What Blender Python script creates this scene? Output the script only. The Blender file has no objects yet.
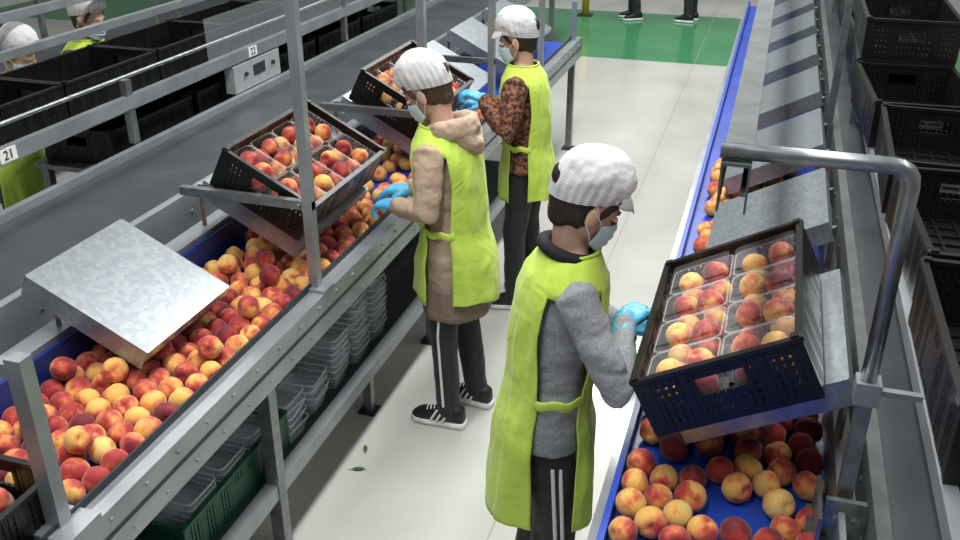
import bpy,bmesh,math,random
from mathutils import Vector,Matrix,noise
random.seed(7)
R=math.radians; V=Vector
S=bpy.context.scene; C=S.collection
try:
    S.view_settings.view_transform='Standard'
except Exception: pass
# ---------------------------------------------------------------- materials
def mat(name,col,rough=.6,metal=0,col2=None,scale=20,lo=.35,hi=.65,bump=0,bscale=None,sheen=0,stretch=None,tex='noise',alpha=None,spec=None,coord='Object',bdist=.01):
    m=bpy.data.materials.new(name); m.use_nodes=True; n=m.node_tree.nodes; l=m.node_tree.links
    b=n['Principled BSDF']; b.inputs['Roughness'].default_value=rough; b.inputs['Metallic'].default_value=metal
    if sheen: b.inputs['Sheen Weight'].default_value=sheen
    if spec is not None: b.inputs['Specular IOR Level'].default_value=spec
    if alpha is not None: b.inputs['Alpha'].default_value=alpha
    tc=n.new('ShaderNodeTexCoord'); mp=n.new('ShaderNodeMapping'); l.new(tc.outputs[coord],mp.inputs['Vector'])
    if stretch: mp.inputs['Scale'].default_value=stretch
    if tex=='voronoi':
        t=n.new('ShaderNodeTexVoronoi'); t.inputs['Scale'].default_value=scale; out=t.outputs['Color']
    else:
        t=n.new('ShaderNodeTexNoise'); t.inputs['Scale'].default_value=scale; t.inputs['Detail'].default_value=4; out=t.outputs['Fac']
    l.new(mp.outputs['Vector'],t.inputs['Vector'])
    r=n.new('ShaderNodeValToRGB'); r.color_ramp.elements[0].position=lo; r.color_ramp.elements[1].position=hi
    c2=col2 or tuple(min(1,c*1.18) for c in col)
    r.color_ramp.elements[0].color=(*col,1); r.color_ramp.elements[1].color=(*c2,1)
    l.new(out,r.inputs['Fac']); l.new(r.outputs['Color'],b.inputs['Base Color'])
    if bump:
        bt=n.new('ShaderNodeTexNoise'); bt.inputs['Scale'].default_value=bscale or scale*3; bt.inputs['Detail'].default_value=3; bt.inputs['Distortion'].default_value=.6; l.new(mp.outputs['Vector'],bt.inputs['Vector'])
        bp=n.new('ShaderNodeBump'); bp.inputs['Strength'].default_value=bump; bp.inputs['Distance'].default_value=bdist
        l.new(bt.outputs['Fac'],bp.inputs['Height']); l.new(bp.outputs['Normal'],b.inputs['Normal'])
    return m
def peach_mat(name,stops):
    m=bpy.data.materials.new(name); m.use_nodes=True; n=m.node_tree.nodes; l=m.node_tree.links; b=n['Principled BSDF']
    b.inputs['Roughness'].default_value=.62; b.inputs['Sheen Weight'].default_value=.25; b.inputs['Specular IOR Level'].default_value=.25
    tc=n.new('ShaderNodeTexCoord'); oi=n.new('ShaderNodeObjectInfo')
    t=n.new('ShaderNodeTexNoise'); t.noise_dimensions='4D'; t.inputs['Scale'].default_value=.75; t.inputs['Detail'].default_value=4; t.inputs['Roughness'].default_value=.56
    mu=n.new('ShaderNodeMath'); mu.operation='MULTIPLY'; mu.inputs[1].default_value=40
    l.new(oi.outputs['Random'],mu.inputs[0]); l.new(mu.outputs[0],t.inputs['W']); l.new(tc.outputs['Object'],t.inputs['Vector'])
    sx=n.new('ShaderNodeSeparateXYZ'); l.new(tc.outputs['Normal'],sx.inputs[0])
    ma=n.new('ShaderNodeMath'); ma.operation='MULTIPLY_ADD'; ma.inputs[1].default_value=.13; l.new(sx.outputs['Y'],ma.inputs[0]); l.new(t.outputs['Fac'],ma.inputs[2])
    r=n.new('ShaderNodeValToRGB'); cr=r.color_ramp
    while len(cr.elements)<len(stops): cr.elements.new(.5)
    for e,(p,c) in zip(cr.elements,stops): e.position=p; e.color=(*c,1)
    l.new(ma.outputs[0],r.inputs['Fac'])
    t2=n.new('ShaderNodeTexNoise'); t2.inputs['Scale'].default_value=9; l.new(tc.outputs['Object'],t2.inputs['Vector'])
    mx=n.new('ShaderNodeMix'); mx.data_type='RGBA'; mx.blend_type='MULTIPLY'; mx.inputs['Factor'].default_value=.3
    r2=n.new('ShaderNodeValToRGB'); r2.color_ramp.elements[0].position=.35; r2.color_ramp.elements[0].color=(.65,.5,.45,1); r2.color_ramp.elements[1].position=.6; r2.color_ramp.elements[1].color=(1,1,1,1)
    l.new(t2.outputs['Fac'],r2.inputs['Fac']); l.new(r.outputs['Color'],mx.inputs['A']); l.new(r2.outputs['Color'],mx.inputs['B'])
    l.new(mx.outputs['Result'],b.inputs['Base Color'])
    return m
def net_mat(name):
    m=bpy.data.materials.new(name); m.use_nodes=True; n=m.node_tree.nodes; l=m.node_tree.links; b=n['Principled BSDF']
    b.inputs['Roughness'].default_value=.9
    tc=n.new('ShaderNodeTexCoord'); fs=[]
    for k in range(2):
        mp=n.new('ShaderNodeMapping'); mp.inputs['Rotation'].default_value=(0,0,R(0 if k==0 else 90))
        l.new(tc.outputs['UV'],mp.inputs['Vector'])
        w=n.new('ShaderNodeTexWave'); w.inputs['Scale'].default_value=(30,12)[k]; w.inputs['Distortion'].default_value=.8
        l.new(mp.outputs[0],w.inputs['Vector']); fs.append(w.outputs['Fac'])
    mx=n.new('ShaderNodeMath'); mx.operation='MAXIMUM'; l.new(fs[0],mx.inputs[0]); l.new(fs[1],mx.inputs[1])
    r=n.new('ShaderNodeValToRGB'); r.color_ramp.elements[0].position=.2; r.color_ramp.elements[1].position=1
    r.color_ramp.elements[0].color=(.56,.57,.59,1); r.color_ramp.elements[1].color=(.76,.77,.78,1)
    l.new(mx.outputs[0],r.inputs['Fac']); l.new(r.outputs['Color'],b.inputs['Base Color'])
    mr=n.new('ShaderNodeMapRange'); mr.inputs['From Min'].default_value=.1; mr.inputs['From Max'].default_value=.95; mr.inputs['To Min'].default_value=.70; mr.inputs['To Max'].default_value=.86
    l.new(mx.outputs[0],mr.inputs['Value']); l.new(mr.outputs['Result'],b.inputs['Alpha'])
    nz=n.new('ShaderNodeTexNoise'); nz.inputs['Scale'].default_value=28; l.new(tc.outputs['Object'],nz.inputs['Vector'])
    bp=n.new('ShaderNodeBump'); bp.inputs['Strength'].default_value=.6; bp.inputs['Distance'].default_value=.008
    l.new(nz.outputs['Fac'],bp.inputs['Height']); l.new(bp.outputs[0],b.inputs['Normal'])
    return m
def clear_mat(name,tint=(.9,.94,.96),fac=.22,rough=.1):
    m=bpy.data.materials.new(name); m.use_nodes=True; n=m.node_tree.nodes; l=m.node_tree.links
    b=n['Principled BSDF']; b.inputs['Base Color'].default_value=(*tint,1); b.inputs['Roughness'].default_value=rough
    tr=n.new('ShaderNodeBsdfTransparent'); mx=n.new('ShaderNodeMixShader')
    nz=n.new('ShaderNodeTexNoise'); nz.inputs['Scale'].default_value=3
    ma=n.new('ShaderNodeMapRange'); ma.inputs['To Min'].default_value=fac*.8; ma.inputs['To Max'].default_value=fac*1.2
    l.new(nz.outputs['Fac'],ma.inputs['Value']); l.new(ma.outputs['Result'],mx.inputs[0]); l.new(tr.outputs[0],mx.inputs[1]); l.new(b.outputs[0],mx.inputs[2])
    l.new(mx.outputs[0],n['Material Output'].inputs['Surface']); return m
Y_=(.80,.47,.12); O_=(.76,.27,.085); PK=(.56,.11,.065); RD=(.36,.032,.03); DR=(.15,.013,.022)
PM={'red':peach_mat('peach_red',[(.30,O_),(.37,PK),(.45,RD),(.60,DR)]),
    'blushed':peach_mat('peach_blushed',[(.38,Y_),(.45,O_),(.51,PK),(.60,RD)]),
    'orange':peach_mat('peach_orange',[(.42,Y_),(.51,O_),(.58,PK),(.66,RD)]),
    'yellow':peach_mat('peach_yellow',[(.40,(.80,.58,.20)),(.54,Y_),(.60,O_),(.67,PK)])}
M_alu=mat('brushed_aluminium',(.20,.215,.225),.32,.75,(.29,.305,.32),30,bump=.03)
M_chan=mat('grey_steel_channel',(.085,.095,.095),.7,.0,(.12,.13,.13),12,spec=.2)
M_pale=mat('pale_painted_steel',(.27,.295,.315),.30,.5,(.36,.385,.405),5)
M_galv=mat('galvanised_sheet',(.28,.315,.34),.26,.6,(.335,.375,.40),60,.3,.7,tex='voronoi',bump=.05,bscale=5)
M_dark=mat('dark_steel',(.03,.033,.038),.5,.3)
M_belt=mat('blue_belt',(.010,.045,.35),.34,0,(.02,.07,.45),6)
M_bluebd=mat('blue_guard_board',(.01,.03,.17),.45,0)
M_rub=mat('dark_rubber_belt',(.030,.035,.042),.38,0,(.048,.055,.063),4,bump=.05)
M_blk=mat('black_crate_plastic',(.0055,.005,.0045),.34,0,(.0085,.008,.0075),12,bump=.05,spec=.4)
M_grn=mat('green_crate_plastic',(.004,.055,.03),.45,0)
M_clear=clear_mat('clear_punnet_plastic',fac=.10)
M_rim=clear_mat('clear_punnet_rim',(.9,.93,.95),.22)
M_film=clear_mat('clear_punnet_film',(.95,.95,.97),.05,.04)
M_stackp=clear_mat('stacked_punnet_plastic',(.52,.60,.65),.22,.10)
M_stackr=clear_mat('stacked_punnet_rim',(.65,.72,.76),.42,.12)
M_vest=mat('lime_vest_fabric',(.47,.65,.06),.75,0,(.54,.72,.10),6,sheen=.2,bump=.5,bscale=11,bdist=.02)
M_skin=mat('skin',(.54,.32,.225),.55,0,(.60,.37,.27),12)
M_glove=mat('blue_nitrile_glove',(.07,.38,.66),.4,0,(.12,.48,.76),20,bump=.1,bscale=60)
M_net=net_mat('white_net_fabric')
M_white=mat('white_fabric',(.68,.69,.70),.85,0,(.76,.76,.77),30)
M_mask=mat('mask_fabric',(.50,.68,.76),.8,0,(.60,.77,.83),30)
M_greyk=mat('grey_heather_knit',(.22,.235,.255),.9,0,(.33,.345,.365),150,bump=.4,bscale=20,bdist=.010)
M_beige=mat('beige_sweatshirt',(.42,.31,.22),.9,0,(.48,.36,.27),14,bump=.5,bscale=18,bdist=.012)
M_taupe=mat('taupe_knit',(.21,.15,.11),.9,0,(.27,.20,.15),60,bump=.2)
M_pat=mat('rust_patterned_fabric',(.03,.010,.008),.8,0,(.25,.095,.045),55,.42,.58,bump=.4,bscale=20)
M_bpant=mat('black_trouser_fabric',(.008,.008,.011),.75,0,(.018,.018,.022),12,sheen=.1,bump=.5,bscale=14,bdist=.015)
M_black=mat('black_cloth',(.006,.006,.008),.85)
M_hair=mat('dark_hair',(.012,.007,.005),.5,0,(.03,.018,.012),60,stretch=(1,1,.15))
M_hairb=mat('brown_hair',(.04,.02,.012),.5,0,(.085,.042,.025),60,stretch=(1,1,.15))
M_shoe=mat('black_shoe_leather',(.008,.008,.01),.5)
M_sole=mat('white_rubber',(.7,.7,.68),.6)
M_eyew=mat('eye_white',(.75,.73,.7),.3); M_iris=mat('dark_iris',(.02,.012,.008),.2)
M_ink=mat('black_ink',(.01,.01,.01),.6); M_lab=mat('white_label',(.7,.7,.68),.6)
M_leaf=mat('leaf_green',(.03,.09,.02),.6,0,(.06,.13,.03),30)
M_yel=mat('yellow_paint',(.6,.42,.03),.5)
M_wall=mat('pale_wall_panel',(.42,.45,.44),.8,0,(.48,.5,.49),2)
M_box=mat('grey_painted_housing',(.27,.29,.30),.5)
M_plexi=clear_mat('clear_guard_sheet',(.8,.88,.92),.08,.05)
def floor_mat():
    m=mat('grey_epoxy_floor',(.45,.455,.415),.15,0,(.56,.565,.52),1.3,.3,.75,bump=.02,bscale=30)
    n=m.node_tree.nodes; l=m.node_tree.links; b=n['Principled BSDF']
    src=b.inputs['Base Color'].links[0].from_socket
    tc=n.new('ShaderNodeTexCoord'); sx=n.new('ShaderNodeSeparateXYZ'); l.new(tc.outputs['Object'],sx.inputs[0])
    def cmp(sock,op,val):
        q=n.new('ShaderNodeMath'); q.operation=op; q.inputs[1].default_value=val; l.new(sock,q.inputs[0]); return q.outputs[0]
    def mul(a,b_):
        q=n.new('ShaderNodeMath'); q.operation='MULTIPLY'; l.new(a,q.inputs[0]); l.new(b_,q.inputs[1]); return q.outputs[0]
    g=mul(cmp(sx.outputs['Y'],'GREATER_THAN',10.7),cmp(sx.outputs['Y'],'LESS_THAN',13.6))
    gn=n.new('ShaderNodeTexNoise'); gn.inputs['Scale'].default_value=1.5; l.new(tc.outputs['Object'],gn.inputs['Vector'])
    gr=n.new('ShaderNodeValToRGB'); gr.color_ramp.elements[0].color=(.035,.20,.075,1); gr.color_ramp.elements[1].color=(.08,.30,.13,1); l.new(gn.outputs['Fac'],gr.inputs['Fac'])
    mx=n.new('ShaderNodeMix'); mx.data_type='RGBA'; l.new(gr.outputs['Color'],mx.inputs['B'])
    l.new(g,mx.inputs['Factor']); l.new(src,mx.inputs['A'])
    vn=n.new('ShaderNodeTexNoise'); vn.inputs['Scale'].default_value=55; vn.inputs['Detail'].default_value=2; l.new(tc.outputs['Object'],vn.inputs['Vector'])
    sp=cmp(vn.outputs['Fac'],'GREATER_THAN',.73)
    a=mul(cmp(sx.outputs['X'],'GREATER_THAN',-.794),cmp(sx.outputs['X'],'LESS_THAN',-.789))
    q=n.new('ShaderNodeMath'); q.operation='MAXIMUM'; l.new(sp,q.inputs[0]); l.new(a,q.inputs[1])
    m2=n.new('ShaderNodeMix'); m2.data_type='RGBA'; m2.inputs['B'].default_value=(.34,.33,.29,1)
    l.new(q.outputs[0],m2.inputs['Factor']); l.new(mx.outputs['Result'],m2.inputs['A']); l.new(m2.outputs['Result'],b.inputs['Base Color'])
    return m
M_floor=floor_mat()
# ---------------------------------------------------------------- mesh helpers
def box(bm,x0,x1,y0,y1,z0,z1,M=None):
    vs=[bm.verts.new((x,y,z)) for x in(x0,x1) for y in(y0,y1) for z in(z0,z1)]
    if M:
        for v in vs: v.co=M@v.co
    for f in((0,1,3,2),(4,6,7,5),(0,4,5,1),(2,3,7,6),(0,2,6,4),(1,5,7,3)): bm.faces.new([vs[i] for i in f])
def prof(bm,pts,y0,y1):
    a=[bm.verts.new((x,y0,z)) for x,z in pts]; b=[bm.verts.new((x,y1,z)) for x,z in pts]; k=len(pts)
    for i in range(k): bm.faces.new((a[i],a[(i+1)%k],b[(i+1)%k],b[i]))
    bm.faces.new(a[::-1]); bm.faces.new(b)
def loft(bm,rings,cap=True,closed=True):
    vr=[[bm.verts.new(p) for p in r] for r in rings]; k=len(rings[0]); fs=[]
    for a,b in zip(vr,vr[1:]):
        for i in range(k if closed else k-1): fs.append(bm.faces.new((a[i],a[(i+1)%k],b[(i+1)%k],b[i])))
    if cap: bm.faces.new(vr[0][::-1]); bm.faces.new(vr[-1])
    return vr,fs
def tube(bm,pts,rad,n=12,M=None,round_=True,up=None,flat=1.0):
    pts=[V(p) for p in pts]; rad=list(rad) if hasattr(rad,'__len__') else [rad]*len(pts)
    P=[];Q=[]
    if round_:
        d=(pts[1]-pts[0]).normalized()
        for t in(.1,.5,.85): P.append(pts[0]-d*rad[0]*(1-t)); Q.append(rad[0]*math.sqrt(max(.02,1-(1-t)**2)))
    P+=pts; Q+=rad
    if round_:
        d=(pts[-1]-pts[-2]).normalized()
        for t in(.85,.5,.1): P.append(pts[-1]+d*rad[-1]*(1-t)); Q.append(rad[-1]*math.sqrt(max(.02,1-(1-t)**2)))
    rings=[]; u=None
    for i,p in enumerate(P):
        a=P[max(0,i-1)]; b=P[min(len(P)-1,i+1)]; t=(b-a).normalized()
        if u is None:
            h=V(up) if up else (V((0,0,1)) if abs(t.z)<.9 else V((1,0,0)))
            u=(h-t*h.dot(t)).normalized()
        else: u=(u-t*u.dot(t)).normalized()
        w=t.cross(u); r=Q[i]
        rings.append([p+u*(math.cos(2*math.pi*k/n)*r*flat)+w*(math.sin(2*math.pi*k/n)*r) for k in range(n)])
    if M: rings=[[M@q for q in r] for r in rings]
    loft(bm,rings)
def cyl(bm,a,b,r,n=16): tube(bm,[a,b],[r,r],n,round_=False)
def ell(bm,c,r,M=None,seg=24,rg=14):
    c=V(c); rings=[]
    for j in range(1,rg):
        e=-math.pi/2+math.pi*j/rg
        rings.append([c+V((r[0]*math.cos(e)*math.cos(t),r[1]*math.cos(e)*math.sin(t),r[2]*math.sin(e))) for t in [2*math.pi*k/seg for k in range(seg)]])
    if M: rings=[[M@q for q in rr] for rr in rings]
    loft(bm,rings)
def mesh_of(bm,name,m,smooth=False):
    bmesh.ops.recalc_face_normals(bm,faces=bm.faces)
    me=bpy.data.meshes.new(name); bm.to_mesh(me); bm.free()
    if m: me.materials.append(m)
    if smooth:
        for p in me.polygons: p.use_smooth=True
    return me
def link(name,me,parent=None,loc=None):
    o=bpy.data.objects.new(name,me); C.objects.link(o)
    if parent: o.parent=parent
    if loc is not None: o.location=loc
    return o
def obj(name,bm,m,parent=None,smooth=False): return link(name,mesh_of(bm,name,m,smooth),parent)
def bxo(name,dims,m,parent=None):
    bm=bmesh.new(); box(bm,*dims); return obj(name,bm,m,parent)
def bake(name,bm,m,parent,voxel,sm=3,fold=None):
    me=mesh_of(bm,name,None); o=link(name,me)
    r=o.modifiers.new('r','REMESH'); r.mode='VOXEL'; r.voxel_size=voxel
    s=o.modifiers.new('s','SMOOTH'); s.iterations=sm; s.factor=.5
    dg=bpy.context.evaluated_depsgraph_get(); dg.update()
    nm=bpy.data.meshes.new_from_object(o.evaluated_get(dg)); nm.name=name
    bpy.data.objects.remove(o); bpy.data.meshes.remove(me)
    nm.materials.clear(); nm.materials.append(m)
    for p in nm.polygons: p.use_smooth=True
    if fold:
        amp,sc=fold
        ns=[v.normal.copy() for v in nm.vertices]
        for v,nn in zip(nm.vertices,ns):
            q=V((v.co.x*sc[0],v.co.y*sc[1],v.co.z*sc[2]))
            a=noise.noise(q); b=1-2*abs(noise.noise(q*1.7+V((5,2,9))))
            v.co+=nn*(amp*(a+.45*(b-.5)))
    return link(name,nm,parent)
def thing(name,label,cat,M=None,loc=None,group=None):
    o=bpy.data.objects.new(name,None); C.objects.link(o); o.empty_display_size=.1
    if M is not None: o.matrix_world=M
    if loc is not None: o.location=loc
    return tag(o,label,cat,group)
def tag(o,label,cat,group=None):
    o['label']=label; o['category']=cat
    if group: o['group']=group
    return o
def struct(o): o['kind']='structure'; return o
def ry(x,y,z,deg): return Matrix.Translation((x,y,z))@Matrix.Rotation(R(deg),4,'Y')
# ---------------------------------------------------------------- setting
bm=bmesh.new(); box(bm,-14,8,-4,20,-.1,0); struct(obj('floor',bm,M_floor))
bm=bmesh.new(); box(bm,-14,8,20,20.2,-.1,6.5); struct(obj('wall_back',bm,M_wall))
bm=bmesh.new(); box(bm,-14.2,-14,-4,20,-.1,6.5); struct(obj('wall_left',bm,M_wall))
bm=bmesh.new(); box(bm,8,8.2,-4,20,-.1,6.5); struct(obj('wall_right',bm,M_wall))
# ---------------------------------------------------------------- sorting lines
BZ=.86
def bolts(bm,x,y0,y1,z,step,r=.007,dx=.008):
    y=y0
    while y<y1: cyl(bm,(x,y,z),(x+dx,y,z),r,8); y+=step
def leg_pair(t,xs,ys,z1,z0=0,w=.05):
    for x in xs:
        for y in ys:
            l=bxo('leg',(x-w/2,x+w/2,y-w/2,y+w/2,z0+.012,z1),M_alu,t)
            bxo('foot_plate',(x-w,x+w,y-w,y+w,0,.012),M_dark,l)
LS=thing('sorting_conveyor','blue peach sorting belt with aluminium rails, two workers standing at its aisle side','conveyor',loc=(0,0,0))
bxo('belt',(-2.03,-1.53,.5,7.45,BZ-.012,BZ),M_belt,LS)
bxo('belt_bed',(-2.03,-1.53,.5,7.4,BZ-.06,BZ-.013),M_alu,LS)
bm=bmesh.new()
prof(bm,[(-1.53,.80),(-1.53,.905),(-1.465,.905),(-1.465,.75),(-1.50,.75),(-1.50,.757),(-1.471,.757),(-1.471,.898),(-1.524,.898),(-1.524,.80)],.5,7.5)
bolts(bm,-1.466,.6,7.4,.872,.15); bolts(bm,-1.466,.675,7.4,.785,.15,.005)
obj('front_rail',bm,M_pale,LS)
bxo('face_groove',(-1.4655,-1.463,.5,7.5,.822,.836),M_dark,LS)
bxo('rubber_lip',(-1.535,-1.528,.5,7.45,BZ+.001,.93),M_dark,LS)
bxo('rear_guard',(-2.05,-2.035,.5,7.45,BZ-.05,1.0),M_bluebd,LS)
bm=bmesh.new(); prof(bm,[(-2.13,.96),(-2.13,1.02),(-2.05,1.02),(-2.05,.96)],.5,7.5); prof(bm,[(-2.19,.80),(-2.19,.86),(-2.13,.86),(-2.13,.80)],.5,7.5); obj('rear_rail',bm,M_pale,LS)
bm=bmesh.new(); cyl(bm,(-2.03,7.45,BZ-.035),(-1.53,7.45,BZ-.035),.033,20); obj('end_roller',bm,M_belt,LS,True)
leg_pair(LS,(-1.51,-2.1),(1.0,2.35,4.0,5.8,7.35),.76)
for y in (2.79,3.98,5.1,6.3,7.4):
    top=2.35 if y<7 else 1.2
    p=bxo('post',(-1.537,-1.500,y-.018,y+.018,.90,top),M_pale,LS)
    if y<7: bxo('post_foot',(-1.55,-1.463,y-.04,y+.04,.905,.917),M_pale,p)
bxo('top_beam',(-1.535,-1.497,2.7,6.35,2.352,2.40),M_pale,LS)
for y in (2.79,3.98,5.1):
    bm=bmesh.new(); box(bm,-2.05,-1.5,y-.014,y+.014,1.225,1.258); cyl(bm,(-1.55,y-.03,1.24),(-1.55,y+.03,1.24),.01,8)
    obj('support_arm',bm,M_alu,LS)
bm=bmesh.new(); box(bm,-1.565,-1.520,1.39,1.43,.9,1.40); box(bm,-1.95,-1.565,1.395,1.425,1.345,1.382); box(bm,-1.58,-1.465,1.35,1.47,.905,.92); obj('thick_post',bm,M_pale,LS)
SH=thing('storage_shelf','low steel shelf under the left belt holding clear punnets and a green crate','shelf',loc=(0,0,0))
bxo('shelf_board',(-2.08,-1.54,1.1,6.0,.30,.315),M_dark,SH)
bm=bmesh.new(); prof(bm,[(-1.54,.27),(-1.54,.33),(-1.49,.33),(-1.49,.27)],1.1,6.0); obj('shelf_rail',bm,M_pale,SH)
bxo('shelf_back',(-2.10,-2.085,1.1,6.0,.10,.74),M_dark,SH)
leg_pair(SH,(-1.57,-2.05),(1.15,3.3,5.9),.30,w=.04)
def dark_line(name,label,x0,x1,z,y0,y1,near,legs):
    t=thing(name,label,'conveyor',loc=(0,0,0))
    bxo('belt',(x0+.04,x1-.04,y0,y1,z-.02,z),M_rub,t)
    for s,x in ((-1,x0),(1,x1)):
        bm=bmesh.new(); a,b=(x,x+.035) if s<0 else (x-.035,x)
        prof(bm,[(a,z-.13),(a,z+.035),(b,z+.035),(b,z-.13)],y0,y1)
        bolts(bm,b if near>0 else a-.006,y0+.1,y1,z-.05,.3,.008,.006); obj('side_rail',bm,M_pale if near>0 else M_chan,t)
    bxo('belt_bed',(x0+.04,x1-.04,y0,y1,z-.1,z-.024),M_dark,t)
    leg_pair(t,(x0+.06,x1-.06),legs,z-.13)
    return t
dark_line('transport_conveyor','wide dark rubber transport belt behind the left blue sorting belt',-2.84,-2.24,1.06,-.3,12,1,(1.3,3.2,5.2,7.4,10))
NR=thing('numbered_rail','long pale rail with station numbers 21 and 22 above the left dark belt','rail',loc=(0,0,0))
bm=bmesh.new(); prof(bm,[(-2.88,1.265),(-2.88,1.325),(-2.845,1.325),(-2.845,1.265)],0,12); obj('rail',bm,M_pale,NR)
bm=bmesh.new(); cyl(bm,(-2.9,0,1.40),(-2.9,12,1.40),.010,10); obj('guide_tube',bm,M_alu,NR,True)
for y in (1.2,3.6,6.0,8.4,10.8): bxo('upright',(-2.885,-2.85,y-.02,y+.02,1.095,1.40),M_alu,NR)
bxo('guard_sheet',(-2.868,-2.864,4.3,8.3,1.326,1.55),M_plexi,NR)
def text_on(body,size,M,parent,m=M_ink,name='number_text'):
    cu=bpy.data.curves.new('t','FONT'); cu.body=body; cu.size=size; cu.align_x='CENTER'; cu.align_y='CENTER'; cu.extrude=.0008
    o=bpy.data.objects.new('t',cu); C.objects.link(o); dg=bpy.context.evaluated_depsgraph_get(); dg.update()
    me=bpy.data.meshes.new_from_object(o.evaluated_get(dg)); bpy.data.objects.remove(o); me.materials.clear(); me.materials.append(m); me.transform(M)
    return link(name,me,parent)
TM=Matrix(((0,0,1,0),(1,0,0,0),(0,1,0,0),(0,0,0,1)))
for n_,y in (('21',2.80),('22',4.72)):
    p=bxo('number_plate',(-2.845,-2.842,y-.045,y+.045,1.268,1.323),M_lab,NR)
    text_on(n_,.055,Matrix.Translation((-2.8405,y,1.295))@TM,p)
cb=thing('control_box','grey control box with dark display mounted under the 22 number rail','control box',loc=(-2.87,4.75,1.12))
bxo('housing',(-.03,.03,-.26,.26,-.02,.13),M_box,cb); bxo('display',(.0301,.034,-.05,.08,.04,.10),M_dark,cb)
bm=bmesh.new(); cyl(bm,(.03,-.14,.07),(.045,-.14,.07),.012,12); obj('button',bm,M_dark,cb)
bm=bmesh.new(); cyl(bm,(.03,.17,.07),(.045,.17,.07),.012,12); obj('button',bm,M_dark,cb)
bm=bmesh.new(); cyl(bm,(-.215,0,0),(.215,0,0),.016,12); ROL=mesh_of(bm,'roller',M_alu,True)
def shelf(name,label,x0,x1,z,y0,y1,ys):
    t=thing(name,label,'shelf',loc=(0,0,0))
    for x in (x0,x1-.035):
        bm=bmesh.new(); prof(bm,[(x,z-.05),(x,z),(x+.035,z),(x+.035,z-.05)],y0,y1); obj('rail',bm,M_pale,t)
    y=y0+.2
    while y<y1: link('roller',ROL,t,((x0+x1)/2,y,z-.02)); y+=.4
    for yy in ys:
        for x in (x0+.018,x1-.018): bxo('leg',(x-.018,x+.018,yy-.02,yy+.02,0,z-.05),M_alu,t)
    return t
shelf('crate_shelf','raised roller track carrying the row of black crates along the left side',-3.42,-2.96,1.26,0,11,(.2,5.2,8.5,10.8))
BR=thing('guard_bar','double pale guard bar running behind the left row of black crates','rail',loc=(0,0,0))
for x,z in ((-3.46,1.49),(-3.62,1.62)):
    bm=bmesh.new(); prof(bm,[(x-.02,z-.02),(x-.02,z+.02),(x+.02,z+.02),(x+.02,z-.02)],0,11); obj('bar',bm,M_pale,BR)
for y in (.3,4.95,8.4,10.7):
    bm=bmesh.new(); box(bm,-3.475,-3.445,y-.015,y+.015,0,1.47); box(bm,-3.635,-3.605,y-.015,y+.015,1.3,1.6); box(bm,-3.62,-3.46,y-.012,y+.012,1.3,1.33); obj('upright',bm,M_alu,BR)
dark_line('transport_conveyor','dark transport belt farthest left behind the background workers',-5.3,-4.5,.95,1,14,1,(3,6,9,12))
shelf('crate_shelf','roller track with black crates farthest left in the background',-5.9,-5.44,1.3,1,13,(2,6,10))
RS=thing('sorting_conveyor','narrow blue peach sorting belt on the right with front worker standing at its left edge','conveyor',loc=(0,0,0))
bxo('belt',(-.235,.30,.9,9.6,BZ-.012,BZ),M_belt,RS)
bxo('belt_bed',(-.235,.30,.9,9.6,BZ-.07,BZ-.013),M_alu,RS)
bm=bmesh.new(); prof(bm,[(-.275,.74),(-.275,.885),(-.25,.885),(-.25,.80),(-.256,.80),(-.256,.879),(-.269,.879),(-.269,.74)],.9,9.6); bolts(bm,-.283,1,9.5,.82,.3); obj('front_rail',bm,M_pale,RS)
bxo('blue_lip',(-.2495,-.232,.9,9.6,BZ+.001,.905),M_belt,RS)
bxo('rear_guard',(.30,.315,.9,9.6,BZ-.05,1.02),M_pale,RS)
leg_pair(RS,(-.24,.28),(1.2,3.2,5.4,7.6,9.4),.74)
bm=bmesh.new(); box(bm,.296,.330,1.933,1.967,.93,1.34); 
obj('post',bm,M_alu,RS)
bm=bmesh.new(); tube(bm,[(.312,1.95,1.33),(.312,1.95,1.825),(.309,1.95,1.845),(.300,1.95,1.858),(.286,1.95,1.865),(.265,1.95,1.867),(-.07,1.95,1.867)],.0185,10,round_=False); obj('cross_bar',bm,M_alu,RS,True)
bm=bmesh.new(); box(bm,.326,.43,1.941,1.959,1.328,1.342); box(bm,.286,.340,1.924,1.976,1.305,1.362); obj('side_bracket',bm,M_pale,RS)
bm=bmesh.new(); box(bm,.24,.40,1.86,2.03,.915,.927); box(bm,.255,.265,1.86,2.03,.927,1.02); box(bm,.27,.36,1.90,1.915,.927,1.05)
for a,b in ((.275,1.88),(.375,1.88),(.275,2.01),(.375,2.01)): cyl(bm,(a,b,.927),(a,b,.945),.013,6)
cyl(bm,(.30,1.90,1.0),(.30,1.885,1.0),.012,6); cyl(bm,(.34,1.90,1.0),(.34,1.885,1.0),.012,6)
obj('mounting_bracket',bm,M_alu,RS)
bm=bmesh.new(); prof(bm,[(-.066,1.735),(-.066,1.847),(-.003,1.847),(-.003,1.735),(-.008,1.735),(-.008,1.775),(-.020,1.775),(-.020,1.780),(-.008,1.780),(-.008,1.840),(-.061,1.840),(-.061,1.735)],1.925,9.5); obj('overhead_channel',bm,M_chan,RS)
for y in (5.0,8.6): bxo('post',(.33,.365,y-.018,y+.018,.8,1.8),M_alu,RS); bxo('cross_bar',(-.047,.365,y-.018,y+.018,1.848,1.88),M_alu,RS)
dark_line('transport_conveyor','dark rubber transport belt on the right beneath the row of black crates',.37,1.0,1.03,.2,11,-1,(1.0,4,7,10))
shelf('crate_shelf','raised roller track carrying the right-hand row of black crates',.46,.92,1.25,.3,11,(.4,5.2,8.5,10.6))
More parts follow.
